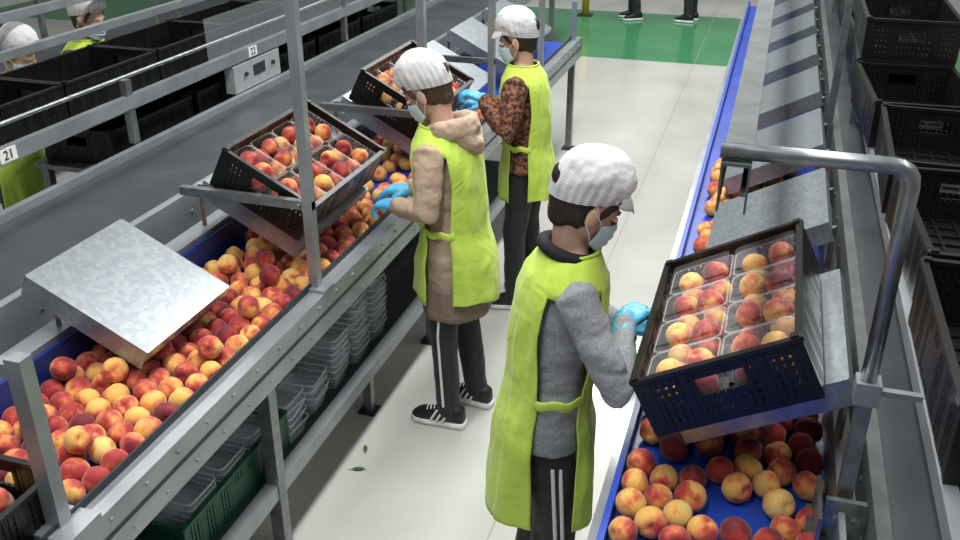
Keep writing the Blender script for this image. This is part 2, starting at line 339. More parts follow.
# ---------------------------------------------------------------- crates
CW,CL,CH=.40,.68,.165
def crate_meshes(m):
    d={}
    bm=bmesh.new(); w,l=CW/2-.012,CL/2-.012
    box(bm,-w,w,-l,l,.0,.012)
    for i in range(7): x=-w+2*w*i/6; box(bm,x-.004,x+.004,-l,l,.012,.02)
    for i in range(11): y=-l+2*l*i/10; box(bm,-w,w,y-.004,y+.004,.012,.0195)
    d['base']=mesh_of(bm,'base',m)
    def wall(L,handle):
        bm=bmesh.new(); T=.007
        for z0,z1 in ((0,.030),(.040,.054),(.064,.078),(.088,.102),(.112,.122),(CH-.034,CH)):
            if handle and .085<z0<.12:
                box(bm,-T/2,T/2,-L/2,-.06,z0,z1); box(bm,-T/2,T/2,.06,L/2,z0,z1); continue
            box(bm,-T/2,T/2,-L/2,L/2,z0,z1)
        k=int(L/.018)
        for i in range(k+1):
            y=-L/2+.004+(L-.008)*i/k
            if handle and abs(y)<.056: box(bm,-T/2-.001,T/2+.001,y-.007,y+.007,.01,.085); continue
            w_=.011 if (i%5==0) else .0055
            box(bm,-T/2-.0025,T/2+.0025,y-w_,y+w_,.01,CH-.01)
        if not handle:
            box(bm,-T/2-.003,T/2+.003,-.07,.07,.03,.12)
        return mesh_of(bm,'w',m)
    d['side_wall']=wall(CL-.01,False); d['end_wall']=wall(CW-.01,True)
    bm=bmesh.new(); a,b=CW/2,CL/2
    for (x0,x1,y0,y1) in ((-a-.006,-a+.012,-b,b),(a-.012,a+.006,-b,b),(-a,a,-b-.006,-b+.012),(-a,a,b-.012,b+.006)):
        box(bm,x0,x1,y0,y1,CH-.006,CH+.006)
    for sx in(-1,1):
        for sy in(-1,1):
            box(bm,sx*a-.02*(sx>0)-.0,sx*a+.02*(sx<0),sy*b-.02*(sy>0),sy*b+.02*(sy<0),0,CH+.012)
    d['rim']=mesh_of(bm,'rim',m); return d
CB=crate_meshes(M_blk); CG=crate_meshes(M_grn)
def crate(M,label,group=None,D=CB,name='plastic_crate'):
    t=thing(name,label,'crate',M=M,group=group)
    link('base',D['base'],t); link('rim',D['rim'],t)
    for s in(-1,1):
        link('side_wall',D['side_wall'],t,(s*(CW/2-.005),0,0))
        e=link('end_wall',D['end_wall'],t,(0,s*(CL/2-.005),0)); e.rotation_euler.z=R(90)
    return t
def plate_meshes():
    bm=bmesh.new(); w,l=.225,.235
    box(bm,-w,w,-l,l,-.004,0); A=mesh_of(bm,'plate',M_galv)
    bm=bmesh.new(); box(bm,-w-.003,-w,-l,l,-.05,.0); box(bm,w,w+.003,-l,l,-.04,0.0); box(bm,-w,w,-l-.003,-l,-.075,0); box(bm,-w,w,l,l+.003,-.075,0)
    B=mesh_of(bm,'flange',M_galv); return A,B
PA,PB=plate_meshes()
def stand(x,y,z,tilt,ly,label,group,side):
    Mx=ry(x,y,z,tilt)@Matrix.Diagonal((1,ly,1,1))
    t=thing('tilted_shelf',label,'tray stand',M=Mx,group=group)
    link('plate',PA,t); link('flange',PB,t)
    inv=Mx.inverted()
    for s in(-1,1):
        bm=bmesh.new(); yy=y+s*.16*ly
        if side<0: pts=[(-2.09,yy,1.02),(-2.09,yy,min(z+.08,1.2)),(x-.15,yy,z+.055)] 
        else: pts=[(.308,yy,1.02),(.308,yy,z+.05),(x+.14,yy,z+.045)]
        tube(bm,pts,.011,4,M=inv,round_=False); obj('bracket',bm,M_alu,t)
    return t
G1='tilted sheet metal shelves over the left belt'; G2='tilted sheet metal shelves over the right belt'
stand(-1.90,2.262,1.13,27,1,'empty galvanised tilted shelf nearest on the left belt beside the loose peaches',G1,-1)
LCX,LCZ=-1.775,1.165
stand(LCX-.02,3.17,LCZ-.012,28,1.3,'tilted metal shelf holding the peach crate beside the beige-sleeved worker',G1,-1)
stand(LCX-.02,4.42,LCZ-.012,28,1.3,'tilted metal shelf holding the peach crate beyond the beige-sleeved worker',G1,-1)
for i,(y,s) in enumerate(((5.35,1.0),(6.15,1.0),(6.95,1.0))):
    stand(-1.85,y,1.13,27,s,['empty tilted shelf on the left belt beside the worker in patterned sleeves','middle empty tilted shelf beyond the patterned-sleeved worker','farthest empty tilted shelf near the end of the left belt'][i],G1,-1)
RCX,RCZ=.05,1.165
stand(RCX+.04,2.42,RCZ-.0,-27.5,1.36,'tilted metal shelf under the large peach crate at the front worker',G2,1)
for i,y in enumerate((3.5,4.4,5.3,6.2,7.1,8.0,8.9)):
    stand(.075,y,1.13,-27.5,1.25,['empty tilted shelf directly beyond the front right peach crate','second empty tilted shelf beyond the front right peach crate','third empty tilted shelf beyond the right peach crate','fourth empty tilted shelf along the right belt','fifth empty tilted shelf along the right belt','sixth empty tilted shelf, second from the far end of right belt','farthest empty tilted shelf on the right belt'][i],G2,1)
ML=ry(LCX,3.17,LCZ,28); ML2=ry(LCX,4.42,LCZ,28); MR=ry(RCX-.005,2.345,RCZ+.014,-27.5)@Matrix.Diagonal((1.06,1.07,1.0,1))
crate(ML,'tilted black crate of punnet peaches on left belt behind the aluminium post','tilted crates of punnet peaches')
crate(ML2,'tilted black crate of peaches behind the beige-sleeved worker, near patterned-sleeved worker','tilted crates of punnet peaches')
crate(MR,'large tilted black crate of punnet peaches right of the front worker','tilted crates of punnet peaches')
MN=Matrix.Translation((-1.77,1.13,.862))
crate(MN,'level black crate cut by lower left corner of the photo, beside thick post','black crates on the left belt')
ords=['first','second','third','fourth','fifth','sixth','seventh','eighth','ninth','tenth','eleventh','twelfth']
for i in range(11):
    crate(Matrix.Translation((-3.2,2.3+i*.70,1.262)),f'{ords[i]} black crate from the camera in the left upper row','black crates in the left upper row')
BS=Matrix.Diagonal((1.06,1.06,1.15,1))
for i in range(9):
    y=2.12+i*.77
    rz=(.0,.04,-.03,.05,-.03,.03,0,0,0)[i]
    crate(Matrix.Translation((.675+(-.03 if i>2 else .01*(i%2)),y,1.252))@Matrix.Rotation(rz,4,'Z')@BS,f'{ords[i]} black crate from the camera in the right-hand row','black crates in the right row')
for i in range(4):
    crate(Matrix.Translation((.645+.02*(i%2),5.22+i*.77,1.447))@BS,f'{ords[i]} upper black crate stacked on the right-hand row','black crates stacked on the right row')
for i in range(8):
    crate(Matrix.Translation((-5.67,4.0+i*.78,1.302)),f'{ords[i]} black crate in the farthest left background row','black crates in the far background row')
ws=thing('work_ledge','steel ledge under the left track carrying lower black crates','shelf',loc=(0,0,0))
bxo('ledge_plate',(-3.36,-2.92,3.45,7.5,.965,.988),M_alu,ws); leg_pair(ws,(-3.33,-2.95),(3.5,5.9,7.4),.965,w=.04)
for i in range(5):
    crate(Matrix.Translation((-3.14,3.86+i*.74,.99)),f'{ords[i]} black crate under the left raised crate track','black crates under the left track')
GC=crate(Matrix.Translation((-1.765,2.22,.316)),'dark green plastic crate on the low shelf under the left belt',None,CG)
# ---------------------------------------------------------------- punnets
def rr(a,b,z,r=.02):
    out=[]
    for cx,cy,s in((1,1,0),(-1,1,90),(-1,-1,180),(1,-1,270)):
        for k in range(4):
            t=R(s+30*k); out.append(V((cx*(a-r)+r*math.cos(t),cy*(b-r)+r*math.sin(t),z)))
    return out
def punnet_mesh(m,name,h,a=.089,b=.0795):
    bm=bmesh.new()
    vr,_=loft(bm,[rr(a-.014,b-.014,0),rr(a-.009,b-.009,h*.5),rr(a-.006,b-.006,h*.52),rr(a-.003,b-.003,h)],cap=False)
    bm.faces.new(vr[0]); return mesh_of(bm,name,m,False)
def punnet_rim(m,h,a=.089,b=.0795):
    bm=bmesh.new(); loft(bm,[rr(a-.002,b-.002,h-.001),rr(a-.002,b-.002,h+.0015),rr(a+.002,b+.002,h+.0015),rr(a+.002,b+.002,h-.003)],cap=False); return mesh_of(bm,'rim',m)
def punnet_film(m,h,a=.085,b=.0755):
    bm=bmesh.new(); rings=[]
    for j in range(9):
        f=1-j/8.5; rings.append([V((p.x*f,p.y*f,h+.0022+.010*(1-f)+.005*noise.noise(V((p.x*f*45,p.y*f*45,1)))*(1-f**4))) for p in rr(a,b,0)])
    vr,_=loft(bm,rings,cap=False); bm.faces.new(vr[-1]); return mesh_of(bm,'film',m,True)
PN=punnet_mesh(M_clear,'tray',.105); PR=punnet_rim(M_rim,.105); PF=punnet_film(M_film,.122)
PNS=punnet_mesh(M_stackp,'tray',.06); PRS=punnet_rim(M_stackr,.06)
placements=[]
def fill_crate(M,key,lab,top=2,film=False):
    for i in range(4):
        for j in(-1,1):
            cx,cy=j*.0935,-.2475+.165*i
            o=thing('punnet',lab,'punnet',M=M@Matrix.Translation((cx,cy,.030))@Matrix.Rotation(random.uniform(-.02,.02),4,'Z'),group=lab)
            link('tray',PN,o); link('rim',PR,o)
            if film: link('film',PF,o)
            for a in(-1,1):
                for b in(-1,1):
                    r=random.uniform(.036,.038)
                    placements.append((M@V((cx+a*.0395,cy+b*.0365,.046+r)),r,key))
            if top==2:
                s=random.choice((-1,1))
                for a in(-1,1):
                    r=random.uniform(.036,.039); placements.append((M@V((cx+a*.036,cy+s*a*.012,.118+random.uniform(0,.006))),r,key))
            elif top==1:
                placements.append((M@V((cx+random.uniform(-.01,.01),cy,.120)),.037,key))
fill_crate(MR,'rc','clear punnet of peaches inside the large crate at the front worker',2,True)
fill_crate(ML,'lc','clear punnet of peaches inside the crate by the beige-sleeved worker')
fill_crate(ML2,'fc','clear punnet of peaches inside the crate beyond the beige-sleeved worker',1)
for i in range(4):
    for j in range(4):
        r=random.uniform(.038,.041); placements.append((MN@V((-.135+.088*j+random.uniform(-.003,.003),.02+.086*i+random.uniform(-.002,.002),.022+r)),r,'nc'))
        if i<3 and j<3: placements.append((MN@V((-.09+.088*j,.063+.086*i,.118)),.039,'nc'))
def stackp(x,y,z,lab,grp,rz=0):
    o=thing('punnet',lab,'punnet',M=Matrix.Translation((x,y,z))@Matrix.Rotation(rz,4,'Z'),group=grp); link('tray',PNS,o); link('rim',PRS,o)
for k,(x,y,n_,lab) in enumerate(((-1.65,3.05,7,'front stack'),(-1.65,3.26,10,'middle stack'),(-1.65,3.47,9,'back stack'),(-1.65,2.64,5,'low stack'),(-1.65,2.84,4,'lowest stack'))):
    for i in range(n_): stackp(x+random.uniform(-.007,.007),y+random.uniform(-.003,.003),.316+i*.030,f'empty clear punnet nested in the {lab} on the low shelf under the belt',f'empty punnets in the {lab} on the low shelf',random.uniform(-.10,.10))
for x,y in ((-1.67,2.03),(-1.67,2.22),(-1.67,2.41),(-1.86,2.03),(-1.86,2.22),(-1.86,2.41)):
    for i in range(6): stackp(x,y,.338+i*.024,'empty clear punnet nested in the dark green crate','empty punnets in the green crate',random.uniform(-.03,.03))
# ---------------------------------------------------------------- peaches
def peach_mesh(m,seed):
    bm=bmesh.new(); bmesh.ops.create_uvsphere(bm,u_segments=24,v_segments=16,radius=1)
    for v in bm.verts:
        p=v.co.normalized(); az=math.atan2(p.y,p.x); el=math.asin(max(-1,min(1,p.z)))
        r=1-.05*math.exp(-(az/.16)**2)*math.cos(el)**.3
        if p.z>.6: r-=.28*math.exp(-((1-p.z)/.06))
        if p.z<-.9: r+=.03*(-p.z-.9)/.1
        r+=.025*noise.noise(p*1.3+V((seed*3.1,0,0)))
        v.co=p*r; v.co.z*=.94
    return mesh_of(bm,'peach',m,True)
KEYS=['red','blushed','orange','yellow']
PMESH={k:[peach_mesh(PM[k],i+j*5) for i in range(2)] for j,k in enumerate(KEYS)}
def relax(x0,x1,y0,y1,n_,rmin=.038,rmax=.043,it=220):
    pts=[[random.uniform(x0,x1),random.uniform(y0,y1),random.uniform(rmin,rmax)] for _ in range(n_)]
    for q in range(it):
        for i in range(len(pts)):
            a=pts[i]
            for j in range(i+1,len(pts)):
                b=pts[j]; dx=b[0]-a[0]; dy=b[1]-a[1]; m=a[2]+b[2]
                if abs(dx)<m and abs(dy)<m:
                    d=math.hypot(dx,dy)
                    if d<m:
                        if d<1e-5: dx,dy,d=random.random()*.01,.01,.014
                        k=(m-d)/d*.5; a[0]-=dx*k; a[1]-=dy*k; b[0]+=dx*k; b[1]+=dy*k
            a[0]=min(x1-a[2],max(x0+a[2],a[0])); a[1]=min(y1,max(y0,a[1]))
    return pts
def lay(pts,key):
    for x,y,r in pts: placements.append((V((x,y,BZ+r*.93)),r,key))
pl=relax(-2.03,-1.54,1.53,3.6,168,it=300); lay(pl,'lb')
lay(relax(-2.03,-1.54,3.68,5.2,56,it=60),'lb')
pr=relax(-.23,.295,1.82,2.60,56,it=80); lay(pr,'rb')
lay(relax(-.20,.28,2.85,4.9,84,it=60),'rf')
for k in range(40):
    y=random.uniform(1.65,3.3); x=random.uniform(-1.96,-1.62)
    near=sorted(pl,key=lambda p:(p[0]-x)**2+(p[1]-y)**2)[:3]
    cx=sum(p[0] for p in near)/3; cy=sum(p[1] for p in near)/3
    if all((cx-q[0].x)**2+(cy-q[0].y)**2>.0150 for q in placements if q[2]=='lt'): placements.append((V((cx,cy,BZ+.103)),.040,'lt'))
WH={'lb':('lying loose on the left blue belt','loose on the left belt'),'lt':('lying on top of others on the left belt','on top of the left belt layer'),
'rb':('loose on the right blue belt near the front worker','loose on the right belt near the front worker'),'rf':('on the far stretch of the right belt','on the far stretch of the right belt'),
'rc':('in a punnet of the large right crate','in the large right crate'),'lc':('in a punnet of the crate behind the post','in the left crate'),'fc':('in a punnet of the farther left crate','in the farther left crate'),
'nc':('loose in the crate at the lower left corner','in the lower left corner crate')}
DESC={'red':'deep red peach','blushed':'yellow peach with heavy red blush','orange':'orange peach with red blush','yellow':'mostly yellow peach'}
cam=V((0,0,2.5)); placements.sort(key=lambda q:(q[0]-cam).length+(1.5 if q[2]=='rf' else 0))
print('peaches',len(placements))
rest=bmesh.new()
for i,(p,r,key) in enumerate(placements):
    kd=random.choices(KEYS,(29,36,23,12))[0]
    me=random.choice(PMESH[kd])
    E=Matrix.Rotation(random.uniform(0,6.28),4,'Z')@Matrix.Rotation(random.uniform(-1.5,1.5),4,'X')@Matrix.Rotation(random.uniform(-1.5,1.5),4,'Y')
    Mx=Matrix.Translation(p)@E@Matrix.Scale(r,4)
    if i<340:
        o=link('peach',me); o.matrix_world=Mx
        tag(o,f'{DESC[kd]} {WH[key][0]}','peach',f'{DESC[kd].replace("peach","peaches",1)} {WH[key][1]}')
    else:
        k0=len(rest.verts); rest.from_mesh(me); rest.verts.ensure_lookup_table()
        for v in rest.verts[k0:]: v.co=(Mx@v.co)/.04
if len(rest.verts):
    o=obj('peach',rest,PM['blushed'],None,True); o.scale=(.04,.04,.04); tag(o,'small distant peaches on the far stretches of both belts and the far crate','peaches'); o['kind']='stuff'
# ---------------------------------------------------------------- people
def interp(tab,z):
    if z<=tab[0][0]: return tab[0][1:]
    for a,b in zip(tab,tab[1:]):
        if z<=b[0]:
            t=(z-a[0])/(b[0]-a[0]); t=t*t*(3-2*t); return tuple(x+(y-x)*t for x,y in zip(a[1:],b[1:]))
    return tab[-1][1:]
def person(label,loc,facing,h,lean,elb,wri,feet,head,st):
    M=Matrix.Translation(loc)@Matrix.Rotation(R(facing),4,'Z')@Matrix.Scale(h,4)
    t=thing('person',label,'person',M=M); inv=M.inverted()
    det=st.get('detail',True)
    cx=lambda z: lean*max(0,z-.9)+lean*1.1*max(0,z-1.15)**2
    L={s:inv@V(elb[s]) for s in(1,-1)}; W={s:inv@V(wri[s]) for s in(1,-1)}
    SHL={s:V((cx(1.325)+.0,s*.155,1.325)) for s in(1,-1)}
    hx,hy,hz=cx(1.5)+st.get('headx',.03),0,st.get('headz',1.54)
    HM=Matrix.Translation((hx,hy,hz))@Matrix.Rotation(R(head[1]),4,'Z')@Matrix.Rotation(R(head[0]),4,'Y')
    def torso(bm,tab,n=40,grow=0,cap=True):
        zs=[]; z=tab[0][0]
        while z<tab[-1][0]: zs.append(z); z+=.03
        zs.append(tab[-1][0])
        loft(bm,[[V((cx(z)+(interp(tab,z)[0]+grow)*math.cos(q),(interp(tab,z)[1]+grow)*math.sin(q),z)) for q in [2*math.pi*k/n for k in range(n)]] for z in zs],cap=cap)
    body=[(.82,.085,.12),(.92,.095,.14),(1.04,.080,.115),(1.2,.090,.130),(1.31,.085,.14),(1.37,.06,.09),(1.42,.048,.05)]
    def hand(bm,s,g=0):
        w=W[s]; d=(inv.to_3x3()@V(st.get('hd',{}).get(s,(M.to_3x3()@(w-L[s]).normalized())))).normalized()
        up=V(st.get('hup',(0,0,1))); yv=up.cross(d).normalized(); zv=d.cross(yv).normalized()
        H=Matrix(((d.x,yv.x,zv.x,w.x),(d.y,yv.y,zv.y,w.y),(d.z,yv.z,zv.z,w.z),(0,0,0,1)))
        th=-s
        for i,(y,l,k0) in enumerate(((.030,.066,.088),(.010,.074,.092),(-.010,.070,.089),(-.029,.054,.082))):
            y*=th; c=.35+.12*i
            tube(bm,[(-.005,y*.6,0),(k0*.5,y*.9,.003),(k0,y,.002)],[.014+g,.0145+g,.011+g],10,M=H)
            p0=V((k0,y,.002)); pts=[p0]; a=0
            for f,seg in enumerate((.45,.32,.26)):
                a+=c; pts.append(pts[-1]+V((math.cos(a)*l*seg,y*.06,-math.sin(a)*l*seg)))
            tube(bm,pts,[.0098+g,.0090+g,.0082+g,.0073+g],10,M=H)
        tube(bm,[(.012,th*.022,-.004),(.04,th*.045,-.014),(.066,th*.056,-.026),(.088,th*.052,-.036)],[.014+g,.0125+g,.0105+g,.0085+g],10,M=H)
        return H
    bm=bmesh.new(); torso(bm,body,28)
    ell(bm,(-.010,0,.022),(.094,.074,.092),HM); ell(bm,(.022,0,-.03),(.066,.060,.082),HM); ell(bm,(.048,0,-.088),(.034,.034,.026),HM)
    tube(bm,[(.082,0,.004),(.098,0,-.022),(.104,0,-.034)],[.008,.010,.013],10,M=HM)
    tube(bm,[(.076,-.036,.019),(.085,0,.016),(.076,.036,.019)],[.009,.010,.009],10,M=HM)
    ell(bm,(.084,0,-.060),(.012,.024,.008),HM); ell(bm,(.082,0,-.071),(.012,.021,.008),HM)
    for s in(1,-1):
        ell(bm,(.058,s*.034,-.034),(.026,.026,.026),HM); ell(bm,(-.002,s*.080,-.014),(.019,.009,.032),HM)
    nb=V((cx(1.4)-.005,0,1.37)); tube(bm,[nb,HM@V((-.022,0,-.06))],[.052,.048],16)
    K={}
    for s in(1,-1):
        tube(bm,[SHL[s]*1.0-V((0,s*.04,0)),SHL[s],SHL[s].lerp(L[s],.5),L[s],L[s].lerp(W[s],.35),W[s]],[.045,.044,.038,.032,.031,.024],14)
        hand(bm,s)
        f=feet[s]; an=V((f[0],f[1],.085)); hp=V((0,s*.076,.88)); kn=hp.lerp(an,.5)+V((.025,0,0)); K[s]=(hp,kn,an,f)
        tube(bm,[hp,hp.lerp(kn,.5),kn,kn.lerp(an,.35),an],[.062,.052,.038,.036,.028],14)
        fd=V((math.cos(R(f[2])),math.sin(R(f[2])),0)); tube(bm,[an-V((0,0,.04))-fd*.03,an-V((0,0,.055))+fd*.10],[.030,.024],12)
    bake('body',bm,M_skin,t,.0052 if det else .010,3)
    if det:
        for s in(1,-1):
            bm=bmesh.new(); ell(bm,(.077,s*.031,.000),(.0125,.0135,.0085),HM,16,10); e=obj('eye',bm,M_eyew,t,True)
            bm=bmesh.new(); ell(bm,(.0865,s*.031,-.001),(.004,.0055,.0055),HM,12,8); obj('iris',bm,M_iris,e,True)
            bm=bmesh.new(); tube(bm,[(.083,s*.016,.019),(.084,s*.032,.024),(.074,s*.046,.020)],[.0028,.003,.002],6,M=HM); obj('eyebrow',bm,M_hair,t,True)
    bm=bmesh.new(); ell(bm,(-.028,0,.010),(.090,.0795,.096),HM)
    for s in(1,-1): tube(bm,[(.045,s*.066,.055),(.036,s*.070,.015),(.024,s*.071,-.012)],[.014,.009,.004],8,M=HM)
    ell(bm,(-.095,0,.045),(.045,.045,.045),HM); ell(bm,(-.055,0,-.045),(.042,.055,.050),HM)
    bake('hair',bm,st.get('hair',M_hair),t,.006,2,(.003,(60,60,12)))
    bm=bmesh.new(); rows=[]
    for j in range(22):
        hh=j/21; row=[]
        for i in range(29):
            q=(i/28*2-1); a=q*1.32
            xx=.018+.098*math.cos(a)*(1-.16*(2*hh-1)**2)*(1-.10*(1-hh)); yy=.072*math.sin(a)*(1-.13*(1-hh)); zz=-.112+.100*hh+.012*(1-abs(q))*hh+(1-hh)*.025*abs(q)**2-hh*.014*abs(q)
            xx+=.0024*math.sin(hh*25)*math.cos(a)
            row.append(HM@V((xx,yy,zz)))
        rows.append(row)
    loft(bm,rows,cap=False,closed=False); mk=obj('face_mask',bm,M_mask,t,True); so=mk.modifiers.new('s','SOLIDIFY'); so.thickness=.0015; so.offset=0
    for s in(1,-1):
        for z0,z1 in((-.022,.008),(-.085,-.036)):
            bm=bmesh.new(); tube(bm,[(.036,s*.0705,z0),(.014,s*.086,(z0+z1)/2),(-.012,s*.092,z1)],.0018,6,M=HM); obj('ear_loop',bm,M_white,mk)
    # ---- soft bouffant hair net
    bm=bmesh.new(); uvl=bm.loops.layers.uv.new('uv'); n=108; NJ=24; rings=[]; pf=st.get('puff',1.0)
    for j in range(NJ):
        e=R(90)*j/(NJ-1); ring=[]
        for k in range(n):
            a=2*math.pi*k/n; ca,sa=math.cos(a),math.sin(a); bk=.5-.5*ca
            z0=.030+.036*ca-.014*bk*pf
            gather=(1-j/(NJ-1))**2.5
            rad=math.cos(e)**.80*(1+pf*(.10+.14*bk)*math.sin(min(math.pi,1.9*e+.15))) if j<NJ-1 else .05
            rad*=1+.030*gather*math.sin(a*24+2*math.sin(a*3))
            nz=noise.noise(V((ca*2.2+3,sa*2.2,j*.20+facing)))*.06+(1-2*abs(noise.noise(V((ca*3.6+facing,sa*3.6,j*.33)))))*.035
            rad*=1+nz*min(1,j/3)
            zt=.156+.016*pf+.010*noise.noise(V((ca*2*(1-j/NJ),sa*2*(1-j/NJ),9+facing)))
            ring.append(HM@V((-.014+.099*rad*ca-.010*bk*pf*math.sin(2*e),.088*rad*sa,z0+(zt-z0)*math.sin(e)-.004*pf*bk*math.sin(2*e))))
        rings.append(ring)
    vr,fs=loft(bm,rings,cap=False); bm.faces.new(vr[-1])
    vmap={}
    for j,rw in enumerate(vr):
        for k,v in enumerate(rw): vmap[v]=(k,j)
    for fi,f in enumerate(fs):
        k=fi%n
        for lp in f.loops:
            kk,jj=vmap[lp.vert]
            if k==n-1 and kk==0: kk=n
            lp[uvl].uv=(kk/n,jj/NJ)
    cp=obj('hair_net',bm,M_net,t,True)
    if st.get('brim',True):
        bm=bmesh.new(); rows=[]
        for j in range(7):
            d=j/6; rows.append([HM@V((-.014+(.102+.044*d*max(0,math.cos(a*1.35)))*math.cos(a),(.090+.020*d*math.cos(a*1.35))*math.sin(a),.050+.028*math.cos(a)-.040*d**1.4*math.cos(a*1.1)+.0040*math.sin(a*9)*d)) for a in [R(-64+128*i/36) for i in range(37)]])
        loft(bm,rows,cap=False,closed=False); b=obj('cap_brim',bm,M_white,cp,True); so=b.modifiers.new('s','SOLIDIFY'); so.thickness=.002
    pr_=st.get('leg_r',(.080,.066,.058,.056)); bm=bmesh.new()
    torso(bm,[(.80,.090,.130),(.86,.100,.140),(.94,.100,.142),(1.02,.088,.12)],32)
    for s in(1,-1):
        hp,kn,an,f=K[s]; tube(bm,[hp,hp.lerp(kn,.5),kn,kn.lerp(an,.45),an+V((0,0,.0))],[pr_[0],(pr_[0]+pr_[1])/2,pr_[1],pr_[2],pr_[3]],18)
    tr=bake('trousers',bm,st.get('pants',M_bpant),t,.009 if det else .014,4,(st.get('pfold',.006),(14,14,9)))
    hemz=st.get('hem',.84)
    for s in(1,-1):
        hp,kn,an,f=K[s]
        for da in st.get('stripes',()):
            dv=V((math.sin(R(da)),s*math.cos(R(da)),0)); pts=[]
            for a_,b_,r0,r1 in((hp,kn,pr_[0],pr_[1]),(kn,an,pr_[1],pr_[3])):
                for q in range(9): tt=q/9; pts.append(a_.lerp(b_,tt)+dv*(r0+(r1-r0)*tt+.000))
            pts=[p for p in pts if p.z<hemz-.02]
            bm=bmesh.new(); tube(bm,pts,.0065,6); obj('side_stripe',bm,M_white,tr,True)
    if st.get('shoes',True):
        for s in(1,-1):
            hp,kn,an,f=K[s]; FM=Matrix.Translation((f[0],f[1],0))@Matrix.Rotation(R(f[2]),4,'Z')
            def sr(x,w,z0,z1,n=20,p=.8):
                out=[]
                for k in range(n):
                    a=2*math.pi*k/n; c,s_=math.cos(a),math.sin(a)
                    out.append(FM@V((x,w*math.copysign(abs(c)**p,c),(z0+z1)/2+(z1-z0)/2*math.copysign(abs(s_)**p,s_))))
                return out
            bm=bmesh.new(); loft(bm,[sr(x,w,.018,z) for x,w,z in((-.078,.018,.07),(-.070,.032,.10),(-.04,.040,.115),(.01,.041,.115),(.04,.042,.10),(.08,.045,.082),(.12,.047,.068),(.155,.040,.056),(.178,.020,.040))])
            sh=obj('shoe',bm,M_shoe,t,True)
            bm=bmesh.new(); loft(bm,[sr(x,w,.0,.032,20,.45) for x,w in((-.086,.020),(-.076,.036),(-.03,.043),(.04,.043),(.11,.051),(.155,.044),(.183,.022))]); obj('sole',bm,M_sole,sh,True)
            if st.get('shoe_stripes'):
                for sd in(1,-1):
                    for k in range(3):
                        x0=-.005+k*.028; bm=bmesh.new()
                        tube(bm,[(x0+.022,sd*.044,.036),(x0+.008,sd*.0435,.060),(x0-.006,sd*.036,.086)],[.006,.006,.0055],6,M=FM); obj('stripe',bm,M_white,sh,True)
                bm=bmesh.new()
                for k in range(4): x=.045+k*.018; tube(bm,[(x,-.022,.094-k*.0065),(x+.004,0,.101-k*.007),(x,.022,.094-k*.0065)],.003,6,M=FM)
                obj('laces',bm,M_white,sh,True)
    bm=bmesh.new()
    tab=[(hemz,.132 if hemz>.7 else .140,.170 if hemz>.7 else .162),(.90,.126,.168),(1.04,.102,.140),(1.18,.110,.148),(1.29,.102,.156),(1.355,.078,.115),(1.40,.06,.068)]
    torso(bm,tab,40)
    sr0,sr1,sr2=st.get('sleeve',(.062,.052,.040))
    for s in(1,-1):
        tube(bm,[SHL[s]-V((0,s*.06,.01)),SHL[s],SHL[s].lerp(L[s],.5),L[s],L[s].lerp(W[s],.5),W[s]-(W[s]-L[s]).normalized()*.02],[.055,sr0,(sr0+sr1)/2,sr1,(sr1+sr2)/2,sr2],18)
    top=bake('sweater',bm,st['top'],t,.008 if det else .013,4,(st.get('sfold',.008),(10,10,22)))
    if st.get('band'):
        bm=bmesh.new(); zs=[hemz-.03+i*(st['band']+.03)/8 for i in range(9)]
        loft(bm,[[V(((.150-.006*i/8)*(1+.02*math.sin(q*7+i*.3))*math.cos(q),(.172-.004*i/8)*(1+.02*math.sin(q*7+i*.3))*math.sin(q),z)) for q in [2*math.pi*k/72 for k in range(72)]] for i,z in enumerate(zs)],cap=False)
        hb=obj('hem_band',bm,st['bandm'],top,True); so=hb.modifiers.new('s','SOLIDIFY'); so.thickness=.004
    if st.get('collar'):
        bm=bmesh.new(); c=V((cx(1.40)-.005,0,1.405))
        pts=[c+V((.072*math.cos(a),.078*math.sin(a),-.022*math.cos(a))) for a in [2*math.pi*k/24 for k in range(25)]]
        tube(bm,pts,.020,10,round_=False); bake('collar',bm,st['collar'],top,.006,2)
    if st.get('hood'):
        bm=bmesh.new(); c=V((cx(1.40)-.02,0,1.40))
        for rr_,zz,rad in((.090,-.005,.036),(.092,.022,.026)):
            pts=[c+V((rr_*math.cos(a)-.01,rr_*1.05*math.sin(a),zz-.012*math.cos(a))) for a in [R(55+250*k/20) for k in range(21)]]
            tube(bm,pts,[rad*(.55+.6*math.sin(math.pi*k/20)) for k in range(21)],12)
        tube(bm,[c+V((-.095,-.055,-.03)),c+V((-.120,0,-.065)),c+V((-.095,.055,-.03))],[.038,.050,.038],12)
        bake('hood',bm,st['hood'],top,.007,3,(.010,(17,17,17)))
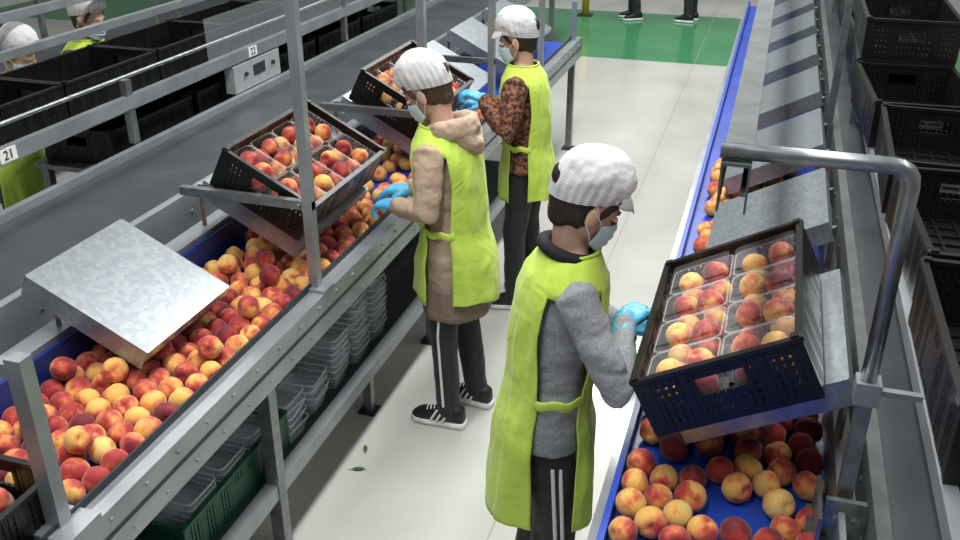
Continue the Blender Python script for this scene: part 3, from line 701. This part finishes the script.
    if st.get('vest',True):
        vh=st.get('vhem',.56); fl=st.get('flare',0); vg=st.get('vgrow',.004); sl=st.get('slit',22)
        vt=[(vh,.160+fl,.182),(.80,.152+fl*.5,.184),(.98,.126,.166),(1.15,.132,.168),(1.27,.127,.172),(1.33,.116,.168),(1.372,.096,.137),(1.398,.083,.102),(1.412,.076,.082)]
        zs=[]; z=vh
        while z<1.29: zs.append(z); z+=.015
        zs+= [1.30,1.32,1.34,1.355,1.37,1.385,1.398,1.412]
        bm=bmesh.new(); rings=[]; NP=48; NG=8
        for z in zs:
            a_,b_=interp(vt,z); a_+=vg; b_+=vg; ring=[]
            w=sl if z<.95 else sl+12*min(1,(z-.95)/.25)
            if z<.80: w-=5*(.80-z)/.3
            qs=[-(90-w)+2*(90-w)*i/NP for i in range(NP)]+[(90-w)+2*w*i/NG for i in range(NG)]
            qs=qs+[q+180 for q in qs]
            for qd in qs:
                q=R(qd); lw=max(0,(1.1-z))
                cr=1-2*abs(noise.noise(V((math.cos(q)*2.4+facing,math.sin(q)*2.4,z*2.0+1))))
                c2=1-2*abs(noise.noise(V((math.cos(q)*3.2,math.sin(q)*3.2+z*2,z*5+facing*2))))
                f=1+lw*.06*math.sin(q*7+z*1.5+facing)+lw*.10*noise.noise(V((math.cos(q)*2.6+facing,math.sin(q)*2.6,z*1.6)))+.04*noise.noise(V((math.cos(q)*4,math.sin(q)*4,z*7+facing)))+.035*(cr-.4)+.030*(c2-.4)
                ti=math.exp(-((z-.985)/.045)**2); f*=1+.012*ti*math.sin(q*22)
                f=max(f,.985)
                back=1+st.get('backout',0)*(math.cos(q)<0)*abs(math.cos(q))*max(0,(1.0-z))
                ring.append(V((cx(z)+a_*f*back*math.cos(q),b_*f*math.sin(q),z+(.012*math.sin(q*3+1) if z<vh+.001 else 0))))
            rings.append(ring)
        vr,fs=loft(bm,rings,cap=False); NT=2*(NP+NG); kill=[]
        for fi,f in enumerate(fs):
            j,k=divmod(fi,NT); k%=(NP+NG)
            if k>=NP and zs[j]<1.315: kill.append(f)
        bmesh.ops.delete(bm,geom=kill,context='FACES')
        vo=obj('vest',bm,M_vest,t,True); so=vo.modifiers.new('s','SOLIDIFY'); so.thickness=.003
        for s in(1,-1):
            bm=bmesh.new(); rws=[]
            for k in range(17):
                q=s*R(90-sl-8+(2*sl+16)*k/16); rws.append([V((cx(z)+(.131+vg+b)*math.cos(q),(.170+vg+b)*math.sin(q),z+.005*math.sin(k*.8))) for z,b in((.970,.0),(.976,.003),(.996,.003),(1.002,0))])
            loft(bm,rws,cap=False,closed=False); o=obj('tie_strap',bm,M_vest,vo,True); q_=o.modifiers.new('s','SOLIDIFY'); q_.thickness=.002
        bm=bmesh.new(); c0=rings[-1]; tube(bm,list(c0)+[c0[0]],.006,6,round_=False); obj('neck_binding',bm,M_vest,vo,True)
    if st.get('gloves',True):
        for s in(1,-1):
            bm=bmesh.new(); hand(bm,s,.0030); d=(W[s]-L[s]).normalized(); tube(bm,[W[s]-d*.06,W[s]+d*.012],[.040,.030],14)
            bake('glove',bm,M_glove,t,.0048 if det else .007,2,(.0016,(90,90,90)))
    return t
feetN={1:(-.02,.10,8),-1:(.0,-.10,-8)}
w1=person('front worker in lime vest and grey sweater standing at the right belt',(-.515,2.33,0),24,1.0,.095,
 {-1:(-.270,2.13,1.10),1:(-.50,2.64,1.08)},{-1:(-.300,2.385,1.180),1:(-.33,2.63,1.03)},
 feetN,(29,2),dict(top=M_greyk,collar=M_black,hem=.80,vhem=.525,flare=.0,backout=.30,slit=27,stripes=(-8,10),leg_r=(.080,.072,.065,.060),sleeve=(.059,.049,.038),sfold=.006,hd={-1:(.42,.9,.02),1:(.6,.6,.0)},headx=.030,puff=1.0))
w2=person('worker in lime vest, beige hooded top and striped shoes beside the left belt',(-1.17,3.42,0),174,.985,.10,
 {1:(-1.22,3.20,1.08),-1:(-1.26,3.64,1.08)},{1:(-1.40,3.32,1.05),-1:(-1.42,3.52,1.05)},
 {1:(.0,.11,4),-1:(-.05,-.10,-4)},(34,6),dict(top=M_beige,hood=M_beige,hem=.60,band=.13,bandm=M_taupe,vhem=.66,flare=.010,backout=.15,vgrow=.014,sfold=.006,pfold=.004,leg_r=(.072,.064,.059,.053),shoe_stripes=True,stripes=(0,),hair=M_hairb,brim=False,puff=1.1,headx=.055,sleeve=(.066,.056,.043),hd={1:(-1,.25,-.15),-1:(-1,-.2,-.1)}))
w3=person('farthest aisle worker, lime vest over rust patterned sleeves, beside left belt',(-1.17,4.62,0),178,.965,.06,
 {1:(-1.22,4.36,1.06),-1:(-1.28,4.80,1.08)},{1:(-1.37,4.46,1.20),-1:(-1.42,4.66,1.12)},
 {1:(.02,.14,8),-1:(-.02,-.10,-8)},(18,8),dict(top=M_pat,vhem=.68,backout=.1,leg_r=(.080,.068,.060,.056),brim=True,puff=1.0,sleeve=(.070,.064,.045),hd={1:(-1,.1,.3),-1:(-1,-.1,.1)}))
w4=person('background worker upright behind the left crate row in lime vest',(-3.90,4.52,0),0,.955,.14,
 {1:(-3.66,4.72,1.08),-1:(-3.66,4.32,1.08)},{1:(-3.48,4.62,1.12),-1:(-3.48,4.42,1.12)},
 feetN,(15,0),dict(top=M_pat,detail=False,hair=M_hairb,vhem=.6,brim=False))
w5=person('background worker bending forward at the far left behind the crate row',(-3.90,3.88,0),-8,.92,.28,
 {1:(-3.66,4.04,1.02),-1:(-3.66,3.66,1.02)},{1:(-3.50,3.95,1.05),-1:(-3.50,3.72,1.05)},
 feetN,(30,0),dict(top=M_greyk,detail=False,vhem=.6,brim=False,puff=1.0))
dk=dict(top=M_black,detail=False,vest=False,gloves=False,brim=False)
w6=person('distant person in dark trousers beyond the green floor, left of two',(-1.86,13.15,0),200,1.03,.0,
 {1:(-2.1,12.95,1.1),-1:(-1.65,12.95,1.1)},{1:(-2.15,12.85,.88),-1:(-1.65,12.75,.9)},feetN,(0,0),dk)
w7=person('distant person in dark trousers beyond the green floor, right of two',(-1.1,13.2,0),160,1.03,.0,
 {1:(-1.3,13.0,1.1),-1:(-.85,13.1,1.1)},{1:(-1.3,12.9,.88),-1:(-.85,12.9,.88)},feetN,(0,0),dk)
# ---------------------------------------------------------------- small things
def leaf(x,y,rot,s,lab):
    bm=bmesh.new(); rows=[]
    for j in range(9):
        tt=j/8; w=.013*math.sin(math.pi*min(1,tt*.95+.03))**.8; rows.append([V(((tt-.5)*.075,k*w,.004+.006*math.sin(tt*3)+abs(k)*.002)) for k in(-1,-.5,0,.5,1)])
    loft(bm,rows,cap=False,closed=False); tube(bm,[(-.055,0,.004),(-.036,0,.005)],.0015,6)
    o=obj('leaf',bm,M_leaf,None,True); o.location=(x,y,0); o.rotation_euler.z=rot; o.scale=(s,s,s)
    tag(o,lab,'leaf')
leaf(-1.44,2.88,.3,.8,'green peach leaf on the floor, farthest from the striped shoe'); leaf(-1.47,3.02,2.0,.7,'dark green leaf on the floor nearest the striped shoe')
yp=thing('guard_post','yellow safety post on the green floor beyond the left belt','post',loc=(-2.55,13.2,0))
bm=bmesh.new(); cyl(bm,(0,0,.01),(0,0,1.0),.05,16); obj('tube',bm,M_yel,yp,True); bxo('base_plate',(-.1,.1,-.1,.1,0,.012),M_dark,yp)
# ---------------------------------------------------------------- lights, world, camera
def area(x,y,z,sx,sy,e,col=(1,.995,.97)):
    l=bpy.data.lights.new('ceiling_light','AREA'); l.shape='RECTANGLE'; l.size=sx; l.size_y=sy; l.energy=e; l.color=col
    o=bpy.data.objects.new('ceiling_light',l); C.objects.link(o); o.location=(x,y,z)
area(-.9,4.8,5.2,.5,9,480); area(-5,5,5.2,.8,9,140); area(2.6,4,5.2,.6,7,160); area(-1,12,5.5,3,3,300); area(-1.5,-.5,5,2,1,55)
w=bpy.data.worlds.new('world'); S.world=w; w.use_nodes=True; bg=w.node_tree.nodes['Background']; bg.inputs[0].default_value=(.86,.93,1,1); bg.inputs[1].default_value=.18
cd=bpy.data.cameras.new('camera'); cd.lens=34.69; cd.sensor_width=36; co=bpy.data.objects.new('camera',cd); C.objects.link(co)
co.location=(0,0,2.5); co.rotation_euler=(R(64),0,R(17.3)); S.camera=co
